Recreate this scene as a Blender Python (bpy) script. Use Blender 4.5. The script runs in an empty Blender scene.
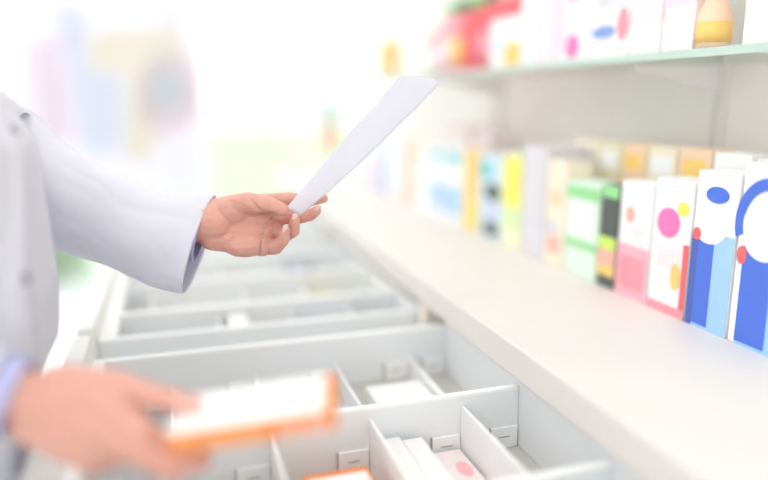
import bpy, bmesh, math, random
from mathutils import Vector, Matrix, noise
random.seed(7)
S = bpy.context.scene
COL = S.collection

# ------------------------------------------------------------------ camera
F_PX = 675.6
PITCH, YAW = math.radians(11.87), math.radians(17.6)
FW = Vector((math.sin(YAW)*math.cos(PITCH), math.cos(YAW)*math.cos(PITCH), -math.sin(PITCH)))
RT = Vector((math.cos(YAW), -math.sin(YAW), 0))
UP = RT.cross(FW)
cam_d = bpy.data.cameras.new('camera'); cam = bpy.data.objects.new('camera', cam_d); COL.objects.link(cam)
M = Matrix((RT, UP, -FW)).transposed().to_4x4()
cam.matrix_world = M
cam_d.sensor_width = 36; cam_d.lens = F_PX*36/768
cam_d.clip_start = .02; cam_d.clip_end = 200
cam_d.dof.use_dof = True; cam_d.dof.focus_distance = .955; cam_d.dof.aperture_fstop = .57
S.camera = cam

def ray(u, v): return FW + RT*((u-384)/F_PX) + UP*((240-v)/F_PX)
def at(u, v, d): return ray(u, v)*d                       # a point d metres along the optical axis
def onz(u, v, z): r = ray(u, v); return r*(z/r.z)
def onx(u, v, x): r = ray(u, v); return r*(x/r.x)
def ony(u, v, y): r = ray(u, v); return r*(y/r.y)

# ------------------------------------------------------------------ materials
_mats = {}
def mat(name, col, rough=.5, spec=.4, var=.03, scale=12, bump=0, sss=0, alpha=None, transl=0, emit=0):
    if name in _mats: return _mats[name]
    m = bpy.data.materials.new(name); m.use_nodes = True
    nt = m.node_tree; b = nt.nodes['Principled BSDF']; out = nt.nodes['Material Output']
    tc = nt.nodes.new('ShaderNodeTexCoord')
    n = nt.nodes.new('ShaderNodeTexNoise'); n.inputs['Scale'].default_value = scale; n.inputs['Detail'].default_value = 4
    nt.links.new(tc.outputs['Object'], n.inputs['Vector'])
    r = nt.nodes.new('ShaderNodeValToRGB')
    c0 = [max(0, c*(1-var)) for c in col]; c1 = [min(1, c*(1+var)) for c in col]
    r.color_ramp.elements[0].position = .3; r.color_ramp.elements[1].position = .7
    r.color_ramp.elements[0].color = (*c0, 1); r.color_ramp.elements[1].color = (*c1, 1)
    nt.links.new(n.outputs['Fac'], r.inputs['Fac']); nt.links.new(r.outputs['Color'], b.inputs['Base Color'])
    b.inputs['Roughness'].default_value = rough; b.inputs['Specular IOR Level'].default_value = spec
    if sss:
        b.inputs['Subsurface Weight'].default_value = sss; b.inputs['Subsurface Radius'].default_value = (1, .35, .2)
        b.inputs['Subsurface Scale'].default_value = .006
    if bump:
        bp = nt.nodes.new('ShaderNodeBump'); bp.inputs['Strength'].default_value = bump; bp.inputs['Distance'].default_value = .002
        nt.links.new(n.outputs['Fac'], bp.inputs['Height']); nt.links.new(bp.outputs['Normal'], b.inputs['Normal'])
    if transl:
        t = nt.nodes.new('ShaderNodeBsdfTranslucent'); nt.links.new(r.outputs['Color'], t.inputs['Color'])
        mx = nt.nodes.new('ShaderNodeMixShader'); mx.inputs[0].default_value = transl
        nt.links.new(b.outputs[0], mx.inputs[1]); nt.links.new(t.outputs[0], mx.inputs[2]); nt.links.new(mx.outputs[0], out.inputs[0])
    if emit:
        b.inputs['Emission Color'].default_value = (*col, 1); b.inputs['Emission Strength'].default_value = emit
    _mats[name] = m
    return m

def glass(name, tint):
    m = bpy.data.materials.new(name); m.use_nodes = True
    nt = m.node_tree; out = nt.nodes['Material Output']; nt.nodes.remove(nt.nodes['Principled BSDF'])
    t = nt.nodes.new('ShaderNodeBsdfTransparent'); g = nt.nodes.new('ShaderNodeBsdfGlossy'); g.inputs['Roughness'].default_value = .05
    n = nt.nodes.new('ShaderNodeTexNoise'); n.inputs['Scale'].default_value = 2
    r = nt.nodes.new('ShaderNodeValToRGB'); r.color_ramp.elements[0].color = (*[c*.97 for c in tint], 1); r.color_ramp.elements[1].color = (*tint, 1)
    nt.links.new(n.outputs['Fac'], r.inputs['Fac']); nt.links.new(r.outputs['Color'], t.inputs['Color'])
    mx = nt.nodes.new('ShaderNodeMixShader'); mx.inputs[0].default_value = .06
    nt.links.new(t.outputs[0], mx.inputs[1]); nt.links.new(g.outputs[0], mx.inputs[2]); nt.links.new(mx.outputs[0], out.inputs[0])
    return m

COUNTER = mat('counter_laminate', (.81, .765, .74), .45, .35, .015, 5)
COUNTER_EDGE = mat('counter_edge_band', (.86, .77, .67), .5, .3, .02, 5)
DRAWER = mat('drawer_plastic', (.85, .865, .885), .5, .35, .012, 8)
DRAWER_IN = mat('drawer_floor_board', (.60, .58, .55), .6, .3, .04, 30)
CARD = mat('divider_card', (.91, .91, .92), .55, .3, .012, 20)
SLIT = mat('slit_shadow_gap', (.42, .40, .39), .8, .1, .02)
FRONT = mat('drawer_front_lacquer', (.90, .89, .86), .4, .4, .01)
CARCASS = mat('carcass_board', (.86, .79, .70), .6, .3, .03, 9)
WALLM = mat('wall_paint', (.94, .905, .88), .75, .2, .012, 4)
WHITE = mat('white_paint', (.93, .93, .93), .7, .2, .01, 4)
FLOORM = mat('floor_tile', (.86, .87, .87), .35, .4, .02, 3)
COAT = mat('coat_cotton', (.90, .90, .975), .85, .15, .012, 60, .1, transl=.28)
SHIRT = mat('shirt_lavender', (.52, .52, .80), .85, .15, .03, 90, .2)
SHIRT_IN = mat('shirt_cuff_lining', (.24, .22, .40), .85, .1, .03, 90)
SKIN = mat('skin', (.71, .37, .305), .45, .35, .05, 55, .15, sss=.25)
NAIL = mat('fingernail', (.86, .55, .50), .25, .5, .02, 60)
CREASE = mat('skin_crease', (.42, .15, .11), .7, .1, .04, 60)
HAIR = mat('hair_brown', (.13, .07, .04), .5, .4, .2, 40, .4)
TROUSER = mat('trouser_cloth', (.12, .13, .17), .9, .1, .05, 40, .2)
SHOE = mat('shoe_leather', (.75, .75, .76), .4, .4, .03, 20)
BUTTON = mat('button_plastic', (.50, .46, .54), .3, .5, .02)
PAPER = mat('paper_sheet', (.93, .93, .985), .75, .2, .008, 30, transl=.45)
METAL = mat('rail_metal', (.62, .60, .60), .35, .5, .02)
TRACK = mat('rail_enamel', (.86, .82, .83), .5, .4, .02)

# ------------------------------------------------------------------ object helpers
def link(o, parent=None):
    COL.objects.link(o)
    if parent is not None:
        o.parent = parent
        o.matrix_parent_inverse = Matrix.Translation(-parent.location)   # parents are only ever translated at build time
    return o
def tag(o, label=None, cat=None, group=None, kind=None):
    if label: o['label'] = label
    if cat: o['category'] = cat
    if group: o['group'] = group
    if kind: o['kind'] = kind
    return o
def empty(name, loc, label=None, cat=None, group=None):
    o = bpy.data.objects.new(name, None); o.empty_display_size = .02; COL.objects.link(o); o.location = loc
    return tag(o, label, cat, group)
def build(name, bm, m, parent=None, smooth=False, bevel=0, seg=2):
    me = bpy.data.meshes.new(name); bmesh.ops.recalc_face_normals(bm, faces=bm.faces[:]); bm.to_mesh(me); bm.free()
    ms = m if isinstance(m, (list, tuple)) else [m]
    for x in ms: me.materials.append(x)
    if smooth:
        for p in me.polygons: p.use_smooth = True
    o = bpy.data.objects.new(name, me); link(o, parent)
    if bevel:
        b = o.modifiers.new('bevel', 'BEVEL'); b.width = bevel; b.segments = seg; b.limit_method = 'ANGLE'
    return o
def bx(bm, x0, x1, y0, y1, z0, z1, mi=0):
    v = [bm.verts.new((x, y, z)) for x in (x0, x1) for y in (y0, y1) for z in (z0, z1)]
    for f in ((0,1,3,2),(4,6,7,5),(0,4,5,1),(2,3,7,6),(0,2,6,4),(1,5,7,3)):
        fc = bm.faces.new([v[i] for i in f]); fc.material_index = mi
    return v
def box(name, x0, x1, y0, y1, z0, z1, m, parent=None, bevel=0):
    bm = bmesh.new(); bx(bm, x0, x1, y0, y1, z0, z1); return build(name, bm, m, parent, bevel=bevel)
def slab(bm, pts, n, t):
    """closed plate: outline pts extruded by t along n"""
    a = [bm.verts.new(p) for p in pts]; b = [bm.verts.new(Vector(p)+n*t) for p in pts]
    bm.faces.new(a); bm.faces.new(b[::-1])
    for i in range(len(a)):
        j = (i+1) % len(a); bm.faces.new((a[i], b[i], b[j], a[j]))
def disc(bm, c, ux, uy, n, t, seg=24):
    c = Vector(c)
    slab(bm, [c+ux*math.cos(2*math.pi*i/seg)+uy*math.sin(2*math.pi*i/seg) for i in range(seg)], n, t)
def lathe(bm, c, prof, seg=20, ax=Vector((0,0,1))):
    """prof: list of (radius, height) along ax from c"""
    c = Vector(c); q = ax.to_track_quat('Z', 'Y')
    rings = []
    for r, h in prof:
        rings.append([bm.verts.new(c + q @ Vector((r*math.cos(2*math.pi*i/seg), r*math.sin(2*math.pi*i/seg), h))) for i in range(seg)])
    for a, b in zip(rings, rings[1:]):
        for i in range(seg): bm.faces.new((a[i], a[(i+1) % seg], b[(i+1) % seg], b[i]))
    bm.faces.new(rings[0][::-1]); bm.faces.new(rings[-1])
def rings_mesh(bm, rings, cap0=True, cap1=True):
    vs = [[bm.verts.new(p) for p in r] for r in rings]; n = len(vs[0])
    for a, b in zip(vs, vs[1:]):
        for i in range(n): bm.faces.new((a[i], a[(i+1) % n], b[(i+1) % n], b[i]))
    if cap0: bm.faces.new(vs[0][::-1])
    if cap1: bm.faces.new(vs[-1])
    return vs

# ------------------------------------------------------------------ the room
FZ, CZ = -1.27, 1.45
st = lambda o: tag(o, kind='structure')
st(box('floor', -2.8, 1.12, -1.9, 4.72, FZ-.06, FZ, FLOORM))
GL = glass('window_pane_glass', (.97, .99, .98))
st(box('ceiling', -2.8, 1.12, -1.9, 4.72, CZ, CZ+.06, WHITE))
st(box('wall_right', 1.0, 1.12, -1.9, 3.05, FZ, CZ, WALLM))
st(box('wall_left', -2.86, -2.8, -1.9, 4.72, FZ, FZ+.75, WHITE))
for k in range(4):  # out-of-view window band, added for cross light on the shelf wall and products
    y0 = -1.9+k*1.655; y1 = y0+1.655
    bm = bmesh.new()
    for a, b in ((y0, y0+.05), (y1-.05, y1)): bx(bm, -2.86, -2.8, a, b, FZ+.75, CZ)
    bx(bm, -2.86, -2.8, y0+.05, y1-.05, FZ+.75, FZ+.80); bx(bm, -2.86, -2.8, y0+.05, y1-.05, CZ-.08, CZ)
    w = st(build('window_%d' % (k+8), bm, WHITE, bevel=.004))
    box('window_pane', -2.835, -2.825, y0+.05, y1-.05, FZ+.80, CZ-.08, GL, w)
for k, (x0, x1) in enumerate(((-2.8, -1.5), (-1.5, -.2), (-.2, 1.12))):  # unseen rear glazing, added to let sky fill reach camera-facing surfaces
    bm = bmesh.new()
    for a, b in ((x0, x0+.05), (x1-.05, x1)): bx(bm, a, b, -1.96, -1.9, FZ, CZ)
    bx(bm, x0+.05, x1-.05, -1.96, -1.9, FZ, FZ+.3); bx(bm, x0+.05, x1-.05, -1.96, -1.9, CZ-.08, CZ)
    w = st(build('window_%d' % (k+5), bm, WHITE, bevel=.004))
    box('window_pane', x0+.05, x1-.05, -1.935, -1.925, FZ+.3, CZ-.08, GL, w)
# glazed far end, and a glazed return beyond the shelves
for k, (x0, x1) in enumerate(((-2.8, -1.3), (-1.3, .2), (.2, 1.12))):
    bm = bmesh.new()
    for a, b in ((x0, x0+.05), (x1-.05, x1)): bx(bm, a, b, 4.62, 4.68, FZ, CZ)
    bx(bm, x0+.05, x1-.05, 4.62, 4.68, FZ, FZ+.06); bx(bm, x0+.05, x1-.05, 4.62, 4.68, CZ-.08, CZ)
    w = st(build('window_%d' % (k+1), bm, WHITE, bevel=.004))
    box('window_pane', x0+.05, x1-.05, 4.645, 4.655, FZ+.06, CZ-.08, GL, w)
bm = bmesh.new()
for a, b in ((3.05, 3.10), (4.57, 4.62)): bx(bm, 1.04, 1.10, a, b, FZ, CZ)
bx(bm, 1.04, 1.10, 3.10, 4.57, FZ, FZ+.06); bx(bm, 1.04, 1.10, 3.10, 4.57, CZ-.08, CZ)
w = st(build('window_4', bm, WHITE, bevel=.004)); box('window_pane', 1.065, 1.075, 3.10, 4.57, FZ+.06, CZ-.08, GL, w)
bm = bmesh.new()
for a, b in ((-.9, -.85), (.70, .75)): pass
bm.free()
# outside: paving, lawn and a low hedge
st(box('ground_paving', -20, 22, 4.72, 8.6, FZ-.12, FZ-.05, mat('paving_stone', (.82, .82, .80), .8, .2, .04, 3)))
LAWN = mat('lawn_grass', (.56, .66, .44), .95, .1, .15, 9, .6)
lawn = st(box('ground_lawn', -20, 22, 8.6, 34, FZ-.12, FZ-.06, LAWN))
st(box('ground_beyond', -60, 60, 34, 140, FZ-.2, FZ-.12, mat('pale_ground', (.85, .85, .83), .9, .1, .05, 1)))

# ceiling light panels
LAMP = bpy.data.materials.new('lamp_diffuser'); LAMP.use_nodes = True
b = LAMP.node_tree.nodes['Principled BSDF']; b.inputs['Emission Color'].default_value = (1, .975, .94, 1); b.inputs['Emission Strength'].default_value = 4.2
b.inputs['Base Color'].default_value = (.9, .9, .9, 1)
k = 0
for ly, where in ((-.9, 'behind the camera'), (.5, 'over the near drawers'), (1.9, 'over the middle of the aisle'), (3.3, 'near the glazed end')):
    for lx, side in ((-1.55, 'on the far left side'), (-.2, 'above the aisle')):
        t = empty('ceiling_light', (lx, ly, CZ-.03), 'square flush ceiling light panel %s, %s' % (where, side), 'ceiling light', 'ceiling light panels')
        bm = bmesh.new()
        for q in (-1, 1):
            bx(bm, lx-.31, lx+.31, ly+q*.30-.01, ly+q*.30+.01, CZ-.03, CZ)
            bx(bm, lx+q*.30-.01, lx+q*.30+.01, ly-.29, ly+.29, CZ-.03, CZ)
        build('frame', bm, METAL, t)
        box('diffuser', lx-.29, lx+.29, ly-.29, ly+.29, CZ-.022, CZ-.002, LAMP, t)

# ------------------------------------------------------------------ counter and cabinet
AX = .44
CT, CB = -.335, -.382
bm = bmesh.new(); bx(bm, AX, 1.0, -.5, 3.02, CB, CT)
ct = build('countertop', bm, COUNTER, bevel=.0025)
tag(ct, 'long cream laminate countertop carrying the lower row of products', 'countertop')
cab = empty('base_cabinet', (.7, 1.2, FZ), 'cream base cabinet under the countertop, open where its drawers are pulled out', 'cabinet')
box('back_panel', .975, .995, -.5, 3.0, FZ, CB-.001, CARCASS, cab)
for yy in (-.47, .30, 1.123, 1.955, 2.82):
    box('partition', AX-.003, .974, yy, yy+(.036 if yy > 1.1 and yy < 1.2 else .03), FZ+.08, CB-.001, CARCASS, cab)
box('plinth', AX+.05, .974, -.47, 2.85, FZ, FZ+.078, CARCASS, cab)
for (y0, y1) in ((.335, 1.120), (1.17, 1.95), (1.99, 2.815)):
    for kz in range(2):
        z1 = -.56-kz*.33; d = box('drawer_front', AX-.012, AX+.004, y0, y1, z1-.32, z1, FRONT, cab, bevel=.003)
        bm = bmesh.new(); bx(bm, AX-.035, AX-.025, (y0+y1)/2-.09, (y0+y1)/2+.09, z1-.06, z1-.05)
        for q in (-1, 1): bx(bm, AX-.03, AX-.0125, (y0+y1)/2+q*.08-.004, (y0+y1)/2+q*.08+.004, z1-.059, z1-.051)
        build('handle', bm, METAL, d)

# ------------------------------------------------------------------ pulled-out drawers
RZ, BZ = -.400, -.492
EDGE = mat('rim_light_white', (.95, .955, .96), .4, .4, .008, 8)  # wall tops painted whiter, standing for the light the rims catch
def wall_box(name, x0, x1, y0, y1, z0, z1, m, parent, bevel=0, edge=.005):
    bm = bmesh.new(); bx(bm, x0, x1, y0, y1, z0, z1-edge)
    bm.verts.ensure_lookup_table(); top = max(bm.faces, key=lambda f: f.calc_center_median().z)
    for g in bmesh.ops.extrude_face_region(bm, geom=[top])['geom']:
        if isinstance(g, bmesh.types.BMVert): g.co.z = z1
    bmesh.ops.delete(bm, geom=[top], context='FACES_ONLY')
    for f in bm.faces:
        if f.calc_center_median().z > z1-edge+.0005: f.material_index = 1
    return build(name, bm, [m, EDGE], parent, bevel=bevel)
def drawer(y0, y1, rims, x0, x1, front_x, front_y, divs, label, back_z=-.3855, rim=.009, lip=.020):
    t = empty('pull_out_drawer', ((x0+x1)/2, (y0+y1)/2, BZ), label, 'drawer', 'pulled-out medicine drawers')
    th = .007
    box('bottom_panel', x0, .478, y0, y1, BZ-.008, BZ, DRAWER_IN, t)
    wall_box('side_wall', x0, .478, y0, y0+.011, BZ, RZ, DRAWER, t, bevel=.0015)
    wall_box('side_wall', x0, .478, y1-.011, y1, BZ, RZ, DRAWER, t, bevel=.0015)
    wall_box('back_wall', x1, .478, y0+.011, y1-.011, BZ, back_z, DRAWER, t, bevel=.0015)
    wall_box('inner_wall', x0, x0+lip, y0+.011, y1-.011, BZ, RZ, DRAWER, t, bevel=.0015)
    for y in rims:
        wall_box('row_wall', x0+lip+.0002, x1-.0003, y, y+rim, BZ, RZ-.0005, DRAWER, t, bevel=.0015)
    rows = [y0+.011] + [r+rim for r in rims]; ends = [r for r in rims] + [y1-.011]
    for (ya, yb), dv in zip(zip(rows, ends), divs):
        zt, xs = dv
        for x in xs:
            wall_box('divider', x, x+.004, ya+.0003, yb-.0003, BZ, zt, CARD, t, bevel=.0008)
        # slotted plastic clips standing at the foot of the row's far wall
        edges = [x0+lip+.001] + list(xs) + [x1-.001]
        for e0, e1 in zip(edges, edges[1:]):
            e0 += .0045; e1 -= .0015
            if e1-e0 < .05: continue
            c0 = e1-.042
            cl = box('divider_clip', c0, e1, yb-.0045, yb-.0006, BZ+.001, BZ+.033, CARD, t, bevel=.0005)
            bm = bmesh.new(); bx(bm, c0+.013, c0+.029, yb-.0052, yb-.0044, BZ+.018, BZ+.0195); bx(bm, c0-.0012, c0, yb-.0045, yb-.0008, BZ+.001, BZ+.034)
            build('slit', bm, SLIT, cl)
    fx = front_x
    f = box('front_panel', fx-.026, fx, front_y[0], front_y[1], RZ-.17, RZ+.035, FRONT, t, bevel=.003)
    ym = (front_y[0]+front_y[1])/2
    bm = bmesh.new(); bx(bm, fx-.040, fx-.034, ym-.09, ym+.09, RZ-.07, RZ-.06)
    for q in (-1, 1): bx(bm, fx-.035, fx-.0265, ym+q*.08-.004, ym+q*.08+.004, RZ-.069, RZ-.061)
    build('handle', bm, METAL, f)
    box('spacer', fx+.0005, x0-.0005, (y0+y1)/2-.15, (y0+y1)/2+.15, RZ-.08, RZ-.03, DRAWER, t) if x0-.001 > fx else None
    for yy in (y0-.008, y1+.001): box('runner', x0+.05, AX+.3, yy, yy+.007, BZ-.004, BZ+.016, METAL, t)
    return t
drawer(.372, 1.083, [.580, .797], -.1335, .455, -.134, (.352, 1.10),
       [(-.418, (-.03, .10, .232, .365)), (-.418, (-.03, .10, .232, .365)), (-.452, (-.02, .112, .250, .384))],
       'nearest pulled-out drawer, under the hand holding the orange box')
drawer(1.172, 1.862, [1.312, 1.522, 1.738], -.1335, .440, -.134, (1.136, 1.90),
       [(-.425, (.07, .21, .33)), (-.425, (-.055, .135, .27)), (-.425, (-.03, .10, .25)), (-.43, (0, .14, .28))],
       'second pulled-out drawer, beyond the tall wall of the nearest one', RZ, .014, .028)
drawer(2.005, 2.74, [2.22, 2.46], -.1335, .432, -.134, (1.99, 2.76),
       [(-.425, (.02, .16, .30)), (-.425, (-.02, .14, .27)), (-.43, (.02, .16, .30))],
       'farthest pulled-out drawer, seen just below the hand holding the paper', RZ, .014, .028)

# ------------------------------------------------------------------ medicine cartons in the drawers
def carton(name, x0, x1, y0, y1, z0, h, m, label, group=None, patches=(), cat='box'):
    """rectangular carton with a tuck flap and printed patches (u0,u1,v0,v1 over the top, material)"""
    t = box(name, x0, x1, y0, y1, z0, z0+h, m, bevel=.0008)
    tag(t, label, cat, group)
    box('tuck_flap', x0+.0015, x1-.0015, y0-.0009, y0-.0001, z0+.002, z0+h-.0005, m, t)
    for (u0, u1, v0, v1, pm) in patches:
        box('printed_panel', x0+(x1-x0)*u0, x0+(x1-x0)*u1, y0+(y1-y0)*v0, y0+(y1-y0)*v1, z0+h+.0001, z0+h+.0008, pm, t)
    return t
OR = mat('carton_orange', (.93, .27, .04), .45, .4, .03, 15)
ORL = mat('carton_salmon', (.93, .52, .42), .5, .35, .02, 15)
CW = mat('carton_white', (.90, .89, .90), .5, .35, .01, 15)
CP = mat('carton_pale_pink', (.90, .80, .80), .5, .35, .01, 15)
CR = mat('print_red', (.85, .18, .22), .5, .35, .03, 15)
CLV = mat('print_lilac', (.62, .60, .85), .5, .35, .03, 15)
CY = mat('print_yellow', (.92, .80, .22), .5, .35, .03, 15)
CDK = mat('print_dark', (.10, .10, .16), .5, .35, .03, 15)
CT_ = mat('print_teal', (.20, .62, .70), .5, .35, .03, 15)
z = BZ+.0005
ob = carton('medicine_box', 0.132, .212, .600, .742, z, .040, OR, 'orange-edged white medicine box lying in the nearest drawer', 'medicine boxes in the drawers', ((.05, .95, .03, .92, CW),))
carton('medicine_box', .246, .272, .592, .790, z, .046, CW, 'long white box, left of the narrow pair in the nearest drawer', 'medicine boxes in the drawers')
carton('medicine_box', .275, .303, .592, .786, z, .042, CW, 'long white box, right of the narrow pair in the nearest drawer', 'medicine boxes in the drawers')
b_ = carton('medicine_box', .310, .359, .64, .785, z, .016, CP, 'flat box with a red spot, beside the long white pair', 'medicine boxes in the drawers')
bm = bmesh.new(); disc(bm, (.344, .735, z+.0161), Vector((.010, 0, 0)), Vector((0, .018, 0)), Vector((0, 0, 1)), .0008); build('printed_spot', bm, mat('print_soft_rose', (.90, .48, .50), .5), b_)
carton('medicine_box', .285, .380, .84, 1.0, z, .026, CW, 'wide flat white box alone in the second row of compartments', 'medicine boxes in the drawers')
carton('medicine_box', .175, .243, .84, .96, z, .018, CLV, 'lilac box mostly hidden behind the hand-held orange box', 'medicine boxes in the drawers')
# second drawer
carton('medicine_box', .09, .125, 1.19, 1.30, z, .075, CW, 'tall white box standing above the divider in the second drawer', 'medicine boxes in the drawers')
carton('medicine_box', .215, .235, 1.20, 1.27, z, .055, CW, 'slim white box with a grey end in the second drawer', 'medicine boxes in the drawers')
carton('medicine_box', .245, .262, 1.20, 1.28, z, .055, CLV, 'slim lilac-topped box in the second drawer', 'medicine boxes in the drawers', ((.1, .9, .3, 1, CW),))
carton('medicine_box', .128, .195, 1.20, 1.25, z, .045, CP, 'low pinkish box beside the slim pair in the second drawer', 'medicine boxes in the drawers')
carton('medicine_box', .345, .375, 1.22, 1.29, z, .052, CDK, 'small dark blue box near the counter end of the second drawer', 'medicine boxes in the drawers', ((.05, .95, .0, .5, CW),))
carton('medicine_box', .29, .345, 1.40, 1.48, z, .048, CY, 'yellow box in the second row of the second drawer', 'medicine boxes in the drawers', ((.5, .95, .1, .9, CW),))
carton('medicine_box', -.09, -.04, 1.19, 1.26, z, .03, CW, 'small white box at the left end of the second drawer', 'medicine boxes in the drawers')
carton('medicine_box', .28, .34, 1.63, 1.70, z, .06, CDK, 'small navy box deep in the second drawer, below the fingertips', 'medicine boxes in the drawers', ((0, .6, 0, 1, CLV),))
carton('medicine_box', .17, .29, 2.08, 2.18, z, .08, CT_, 'pale teal box in the farthest drawer, just under the hand', 'medicine boxes in the drawers', ((.1, .9, .2, .9, CW),))
carton('medicine_box', .05, .12, 2.06, 2.16, z, .05, CW, 'plain white box in the farthest drawer, left of the teal one', 'medicine boxes in the drawers')

# ------------------------------------------------------------------ glass shelf and wall rails
GSH = glass('shelf_glass', (.94, .965, .95))
SH0, SH1 = .060, .070
sh = box('glass_shelf', .755, .995, -.5, 2.85, SH0, SH1, GSH, bevel=.001); tag(sh, 'long green-edged glass shelf holding the upper row of products', 'shelf')
box('shelf_edge', .748, .7545, -.5, 2.85, SH0-.001, SH1+.001, mat('glass_edge_green', (.55, .68, .62), .2, .5, .02), sh)
sh2 = box('glass_shelf', .78, .995, -.5, 2.85, .52, .53, GSH, bevel=.001); tag(sh2, 'empty glass shelf fixed higher up the wall', 'shelf')
for i, (yy, wh) in enumerate(((1.046, 'nearer the camera'), (1.95, 'nearer the window'), (.14, 'beside the camera'))):
    t = empty('wall_rail', (.992, yy, 0), 'slotted metal wall rail carrying the glass shelves, %s' % wh, 'rail', 'wall rails')
    bm = bmesh.new(); bx(bm, .988, .9998, yy-.012, yy+.012, CT+.001, 1.2); build('upright', bm, TRACK, t, bevel=.002)
    box('slot_channel', .9872, .9879, yy-.003, yy+.003, -.30, 1.15, METAL, t)
    for zz in (SH0, .52):
        bm = bmesh.new(); slab(bm, [Vector((.987, yy-.003, zz-.05)), Vector((.987, yy-.003, zz-.001)), Vector((.80, yy-.003, zz-.001)), Vector((.80, yy-.003, zz-.012))], Vector((0, 1, 0)), .006)
        build('bracket', bm, TRACK, t)

# ------------------------------------------------------------------ products: a carton seen from the front carries printed shapes
PM = lambda n, c: mat('print_'+n, tuple(x*.93+.07*.88 for x in c), .5, .35, .03, 15)  # print colours paled slightly, glare haze mixed into them
NAVY, BLUE, SKY = PM('navy', (.04, .09, .45)), PM('blue', (.03, .14, .74)), PM('sky', (.36, .62, .90))
PINK, MAG, ROSE = PM('pink', (.93, .44, .54)), PM('magenta', (.88, .16, .48)), PM('rose', (.93, .30, .38))
TEAL, GRN, LIME = PM('teal_green', (.10, .55, .62)), PM('green', (.30, .72, .30)), PM('lime', (.60, .85, .10))
YEL, ORG, RED = PM('sun_yellow', (.95, .84, .10)), PM('amber', (.95, .62, .15)), PM('scarlet', (.85, .10, .12))
BLK, GRY, LIL = PM('black', (.05, .07, .06)), PM('grey_lilac', (.72, .69, .76)), PM('soft_lilac', (.84, .74, .86))
CRM, MNT, WHT = PM('cream', (.93, .84, .68)), PM('mint', (.76, .90, .80)), PM('pure_white', (.93, .93, .94))
PCH, SAL, PAL = PM('peach', (.93, .66, .46)), PM('salmon', (.92, .45, .36)), PM('pale_pink', (.94, .80, .84))
PBL, DGR = PM('pale_blue', (.66, .80, .92)), PM('dark_green', (.10, .26, .14))

def product(name, u0, u1, face_x, zb, h, depth, body, label, prints=(), group='products on the countertop', cat='box', lid=None):
    """carton whose face lies at face_x, between the picture columns u0 (far side) and u1 (near side) along its foot"""
    def yof(u):                                             # where column u meets the foot line of the row
        lo, hi = -20., 500.
        for _ in range(60):
            m_ = (lo+hi)/2; p = onx(u, m_, face_x) if ray(u, m_).x > 0 else None
            if p.z > zb: lo = m_
            else: hi = m_
        return p.y
    y1, y0 = yof(u0), yof(u1)
    y0 += .0015; y1 -= .0015
    vt = TOPS.get(u1)
    if vt: h = onx((u0+u1)/2, vt, face_x).z - zb
    return pbox(name, y0, y1, face_x, zb, h, depth, body, label, prints, group, cat)
TOPS = {790: 163, 725: 170, 683: 178, 645: 181, 613: 184, 595: 181, 562: 160, 542: 146, 519: 153, 500: 154, 476: 150, 462: 147, 445: 146, 429: 142, 412: 138, 404: 137, 388: 143, 379: 150, 365: 156}
def pbox(name, y0, y1, face_x, zb, h, depth, body, label, prints=(), group=None, cat='box'):
    W = y1-y0
    t = box(name, face_x, face_x+depth, y0, y1, zb+.0005, zb+h, body, bevel=.0015)
    tag(t, label, cat, group)
    n = Vector((-1, 0, 0)); lay = 0
    for pr in prints:
        kind, a, b, c, d, pm = pr[:6]; lay += 1; tk = .0004+.0003*lay
        if kind == 'r':          # rectangle: across a..b (0 = far/left), up c..d
            p = [Vector((face_x, y1-W*a, zb+h*c)), Vector((face_x, y1-W*b, zb+h*c)), Vector((face_x, y1-W*b, zb+h*d)), Vector((face_x, y1-W*a, zb+h*d))]
            bm = bmesh.new(); slab(bm, p, n, tk); build('printed_panel', bm, pm, t)
        elif kind == 'c':        # oval centred a,b with half sizes c,d
            bm = bmesh.new(); disc(bm, (face_x, y1-W*a, zb+h*b), Vector((0, W*c, 0)), Vector((0, 0, h*d)), n, tk); build('printed_oval', bm, pm, t)
        elif kind == 'a':        # arc ring: centre a,b outer half sizes c,d
            bm = bmesh.new(); N = 16; o_ = []; i_ = []
            for q in range(N+1):
                an = math.radians(200-170*q/N)
                o_.append(Vector((face_x, y1-W*(a+c*math.cos(an)), zb+h*(b+d*math.sin(an)))))
                i_.append(Vector((face_x, y1-W*(a+.74*c*math.cos(an)), zb+h*(b+.74*d*math.sin(an)))))
            slab(bm, o_+i_[::-1], n, tk); build('printed_arc', bm, pm, t)
    return t
def bottle(y, x, zb, h, r, body, cap, label, group, sticker=None, cat='bottle'):
    t = empty('bottle', (x, y, zb), label, cat, group)
    bm = bmesh.new(); lathe(bm, (x, y, zb+.0005), [(r*.9, 0), (r, .006), (r, h*.62), (r*.85, h*.72), (r*.42, h*.80), (r*.40, h*.84)]); build('bottle_body', bm, body, t, True)
    bm = bmesh.new(); lathe(bm, (x, y, zb+h*.83), [(r*.5, 0), (r*.5, h*.15), (r*.42, h*.17)]); build('cap', bm, cap, t, True)
    if sticker:
        bm = bmesh.new(); lathe(bm, (x, y, zb+h*.12), [(r*1.02, 0), (r*1.02, h*.36)]); build('sticker', bm, sticker, t, True)
    return t

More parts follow.
